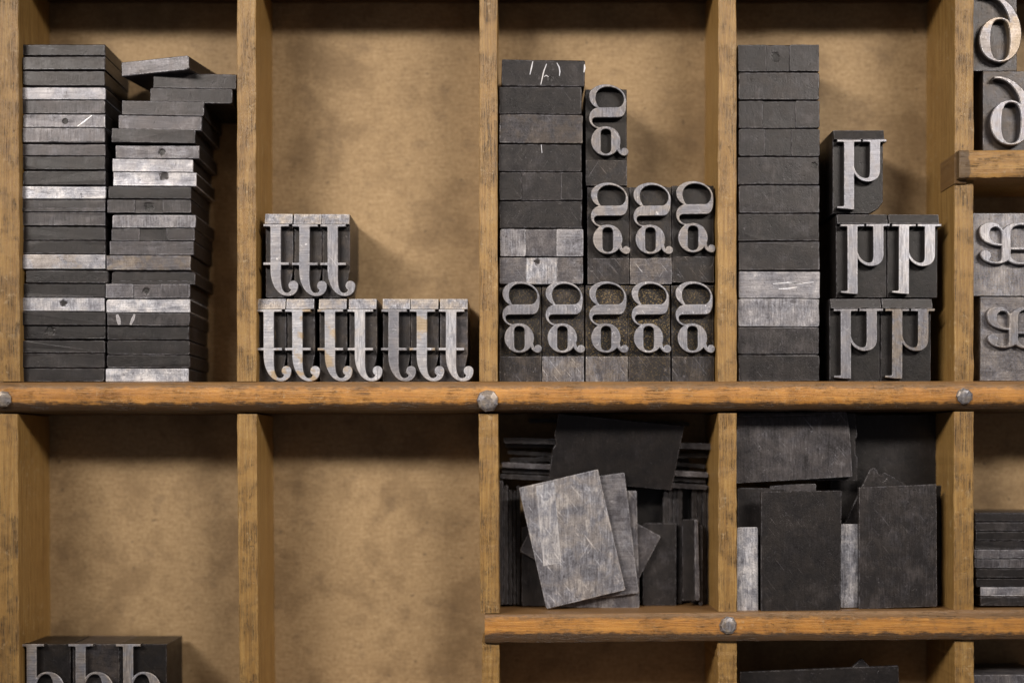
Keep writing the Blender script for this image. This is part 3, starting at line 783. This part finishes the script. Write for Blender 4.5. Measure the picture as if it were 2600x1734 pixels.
# middle compartment, front to back
p2 = plate(L1((305, 622), (832, 500), (1015, 1300), (490, 1425)), .0094, .0016, .45, "large pale scratched plate leaning in front in the middle lower compartment", g3, warm=.55, spark=.8, hatch=.8)
bandp = L1((420, 610), (540, 585), (590, 1120), (470, 1140))
def on_plate(pl, pts, d, tone, name):
    q = [((W(x, y, d) - pl.location).x, (W(x, y, d) - pl.location).z) for x, y in pts]
    o = link(name, prism(q, .0001, .00002), M_metal, pl); o.location = (0, -.00006, 0); look(o, tone, .35, None, .8, .8)
on_plate(p2, bandp, .0094, .56, "pale_band")
plate(L1((490, 585), (1008, 522), (1103, 1320), (585, 1385)), .0118, .0014, .36, "grey streaked plate fanned just behind the large pale plate", g3, spark=.7, hatch=.4)
plate(L1((560, 638), (1088, 643), (1108, 1419), (580, 1416)), .0134, .0014, .34, "grey upright plate third in the fan behind the pale plate", g3, warm=.4)
plate(L1((560, 565), (1250, 945), (1000, 1421), (310, 1041)), .0150, .0014, .27, "slanted diamond-standing plate sticking out both sides of the pale plate", g3)
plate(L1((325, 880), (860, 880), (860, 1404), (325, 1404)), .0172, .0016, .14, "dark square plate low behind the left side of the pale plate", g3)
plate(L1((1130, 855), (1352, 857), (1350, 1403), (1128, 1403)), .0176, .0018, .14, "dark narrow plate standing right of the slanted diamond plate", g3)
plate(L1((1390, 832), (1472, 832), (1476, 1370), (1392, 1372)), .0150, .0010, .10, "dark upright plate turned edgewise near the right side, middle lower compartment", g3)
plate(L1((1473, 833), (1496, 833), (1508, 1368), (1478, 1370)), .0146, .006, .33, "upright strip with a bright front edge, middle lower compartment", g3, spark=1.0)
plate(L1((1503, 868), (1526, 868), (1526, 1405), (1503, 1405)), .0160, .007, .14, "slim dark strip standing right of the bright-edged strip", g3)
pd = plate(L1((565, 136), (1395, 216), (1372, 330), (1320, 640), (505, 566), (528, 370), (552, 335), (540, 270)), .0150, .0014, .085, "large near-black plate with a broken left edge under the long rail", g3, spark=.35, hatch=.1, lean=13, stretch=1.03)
plate(L1((1000, 420), (1440, 420), (1440, 1385), (1000, 1385)), .0252, .0012, .05, "added near-black sheet standing in for shade at the back, middle lower compartment", g3)  # added sheet, covers the lit board where the back lies in shade
# upright leads at the back, left and right
for i, (x0, x1, y0) in enumerate(((175, 203, 575), (205, 235, 607), (240, 262, 636), (266, 286, 640), (292, 318, 610))):
    plate(L1((x0, y0), (x1, y0), (x1 + 1, 1397), (x0 + 1, 1397)), .0165 + .0006 * i, .008, (.17, .19, .12, .09, .11)[i],
          f"dark upright lead strip, {ordinal(i+1)} from the left wall of the middle lower compartment", g3, name="lead_strip", cat="metal strip")
for i, (x0, x1, y0) in enumerate(((1265, 1298, 650), (1301, 1326, 625), (1330, 1354, 628), (1358, 1390, 630), (1456, 1490, 615), (1494, 1520, 640), (1525, 1550, 610), (1555, 1576, 612))):
    plate(L1((x0, y0), (x1, y0), (x1, 1392), (x0, 1392)), .0198 + .0003 * (i % 3), .006, (.14, .16, .14, .15, .11, .10, .12, .10)[i],
          f"dark upright lead strip, {ordinal(i+1)} from the left in the right-hand back cluster", g3, name="lead_strip", cat="metal strip")
# flat leads seen edge-on, lying across the upright ones
lay = [(372, 165, 1440, 190, 24, .05, .0190), (205, 288, 1590, 330, 38, .22, .0120), (215, 330, 1445, 345, 26, .10, .0150), (245, 425, 1560, 392, 30, .12, .0165),
       (230, 372, 1545, 468, 26, .08, .0165), (195, 452, 1562, 520, 34, .30, .0135), (192, 490, 1545, 560, 30, .15, .0155), (180, 530, 1555, 605, 30, .20, .0140)]
lay_l = ["faint dark lead lying highest at the back, just under the rail", "grey lead strip lying across behind the near-black plate, second from top",
         "short-ended dark lead lying third from top behind the near-black plate", "dark lead lying fourth from top behind the near-black plate",
         "near-black lead lying fifth from top behind the near-black plate", "palest lead strip lying sixth from top behind the near-black plate",
         "dark lead lying second lowest behind the near-black plate", "grey lead lying lowest, across the tops of the upright strips"]
for (x0, y0, x1, y1, th, t, d), lb in zip(lay, lay_l):
    sl = (y1 - y0) / (x1 - x0); ym = (y0 + y1) / 2; xm = (x0 + x1) / 2
    plate(L1((x0, y0), (xm, ym - 4), (x1, y1), (x1, y1 + th), (xm, ym + th - 4), (x0, y0 + th)), d + .0040, min(.007, DEPTH - d - .0044), t, lb, g3, name="lead_strip", cat="metal strip", bev=.0001)
# right compartment
plate(L2((84, 120), (810, 118), (830, 250), (848, 548), (60, 594)), .0086, .0016, .24, "grey sparkling plate lying crosswise at upper left, right lower compartment", g4, spark=.9, hatch=.4)
plate(L2((84, 130), (868, 128), (880, 280), (868, 300), (868, 405), (880, 415), (881, 575), (84, 580)), .0106, .0016, .12, "darker plate with notched right edge just behind the sparkling plate", g4)
plate(L2((90, 128), (620, 122), (622, 140), (90, 152)), .0040, .012, .10, "thin dark lead lying directly under the rail, right lower compartment", g4, name="lead_strip", cat="metal strip")
plate(L2((241, 648), (777, 640), (766, 1437), (243, 1450)), .0014, .0018, .115, "large near-black plate standing foremost, with two worn blotches", g4, warm=.4, spark=.4, hatch=.4)
plate(L2((891, 620), (1405, 597), (1411, 1408), (890, 1425)), .0040, .0018, .175, "large dark mottled plate standing at the right of the lower compartment", g4, warm=.4, spark=.5, hatch=.3)
plate(L2((82, 885), (222, 883), (224, 1445), (82, 1447)), .0034, .0020, .62, "bright silvery narrow plate left of the foremost near-black plate", g4, spark=.7)
plate(L2((770, 862), (889, 864), (890, 1415), (768, 1418)), .0060, .0020, .56, "bright narrow plate between the two large dark plates", g4, spark=.8)
plate(L2((84, 622), (400, 626), (400, 1400), (84, 1400)), .0092, .0016, .14, "dark plate seen behind the bright narrow plate at far left", g4)
plate(L2((300, 612), (420, 600), (606, 596), (610, 1400), (300, 1400)), .0110, .0012, .24, "greyer plate whose top edge shows above the foremost plate", g4)
plate(L2((775, 905), (962, 505), (985, 488), (1008, 498), (1022, 535), (1040, 540), (1056, 518), (1205, 600), (1060, 920)), .0094, .0012, .13, "tilted plate with a torn pointed corner behind the mottled plate", g4, spark=1.3)
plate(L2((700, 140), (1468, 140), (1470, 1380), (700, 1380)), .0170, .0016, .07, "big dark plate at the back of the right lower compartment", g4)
plate(L2((1360, 610), (1440, 606), (1466, 1380), (1360, 1380)), .0120, .0016, .05, "added dark sheet standing in for shade in the gap beside the right upright", g4)  # added sheet, its dark tone stands in for the shaded gap
# below the lower rail
def L4(*p): return [(1200 + x * .5955, 1500 + y * .5955) for x, y in p]
plate(L4((1140, 345), (1816, 318), (1824, 560), (1140, 585)), .0100, .0016, .10, "dark plate lying askew in the bottom compartment, only its top showing", "plates in the bottom compartment", spark=.8)
plate(L4((1560, 385), (1660, 286), (1760, 395), (1660, 500)), .0105, .0014, .17, "small plate corner poking up behind the askew bottom plate", "plates in the bottom compartment", spark=1.0)
sort("ae", 2477, 1715, 190, 135, "pale type with rounded strokes at the bottom right corner", "type at the bottom edge", .34, .36, warm=.4, rel=.0019, d=.0030)
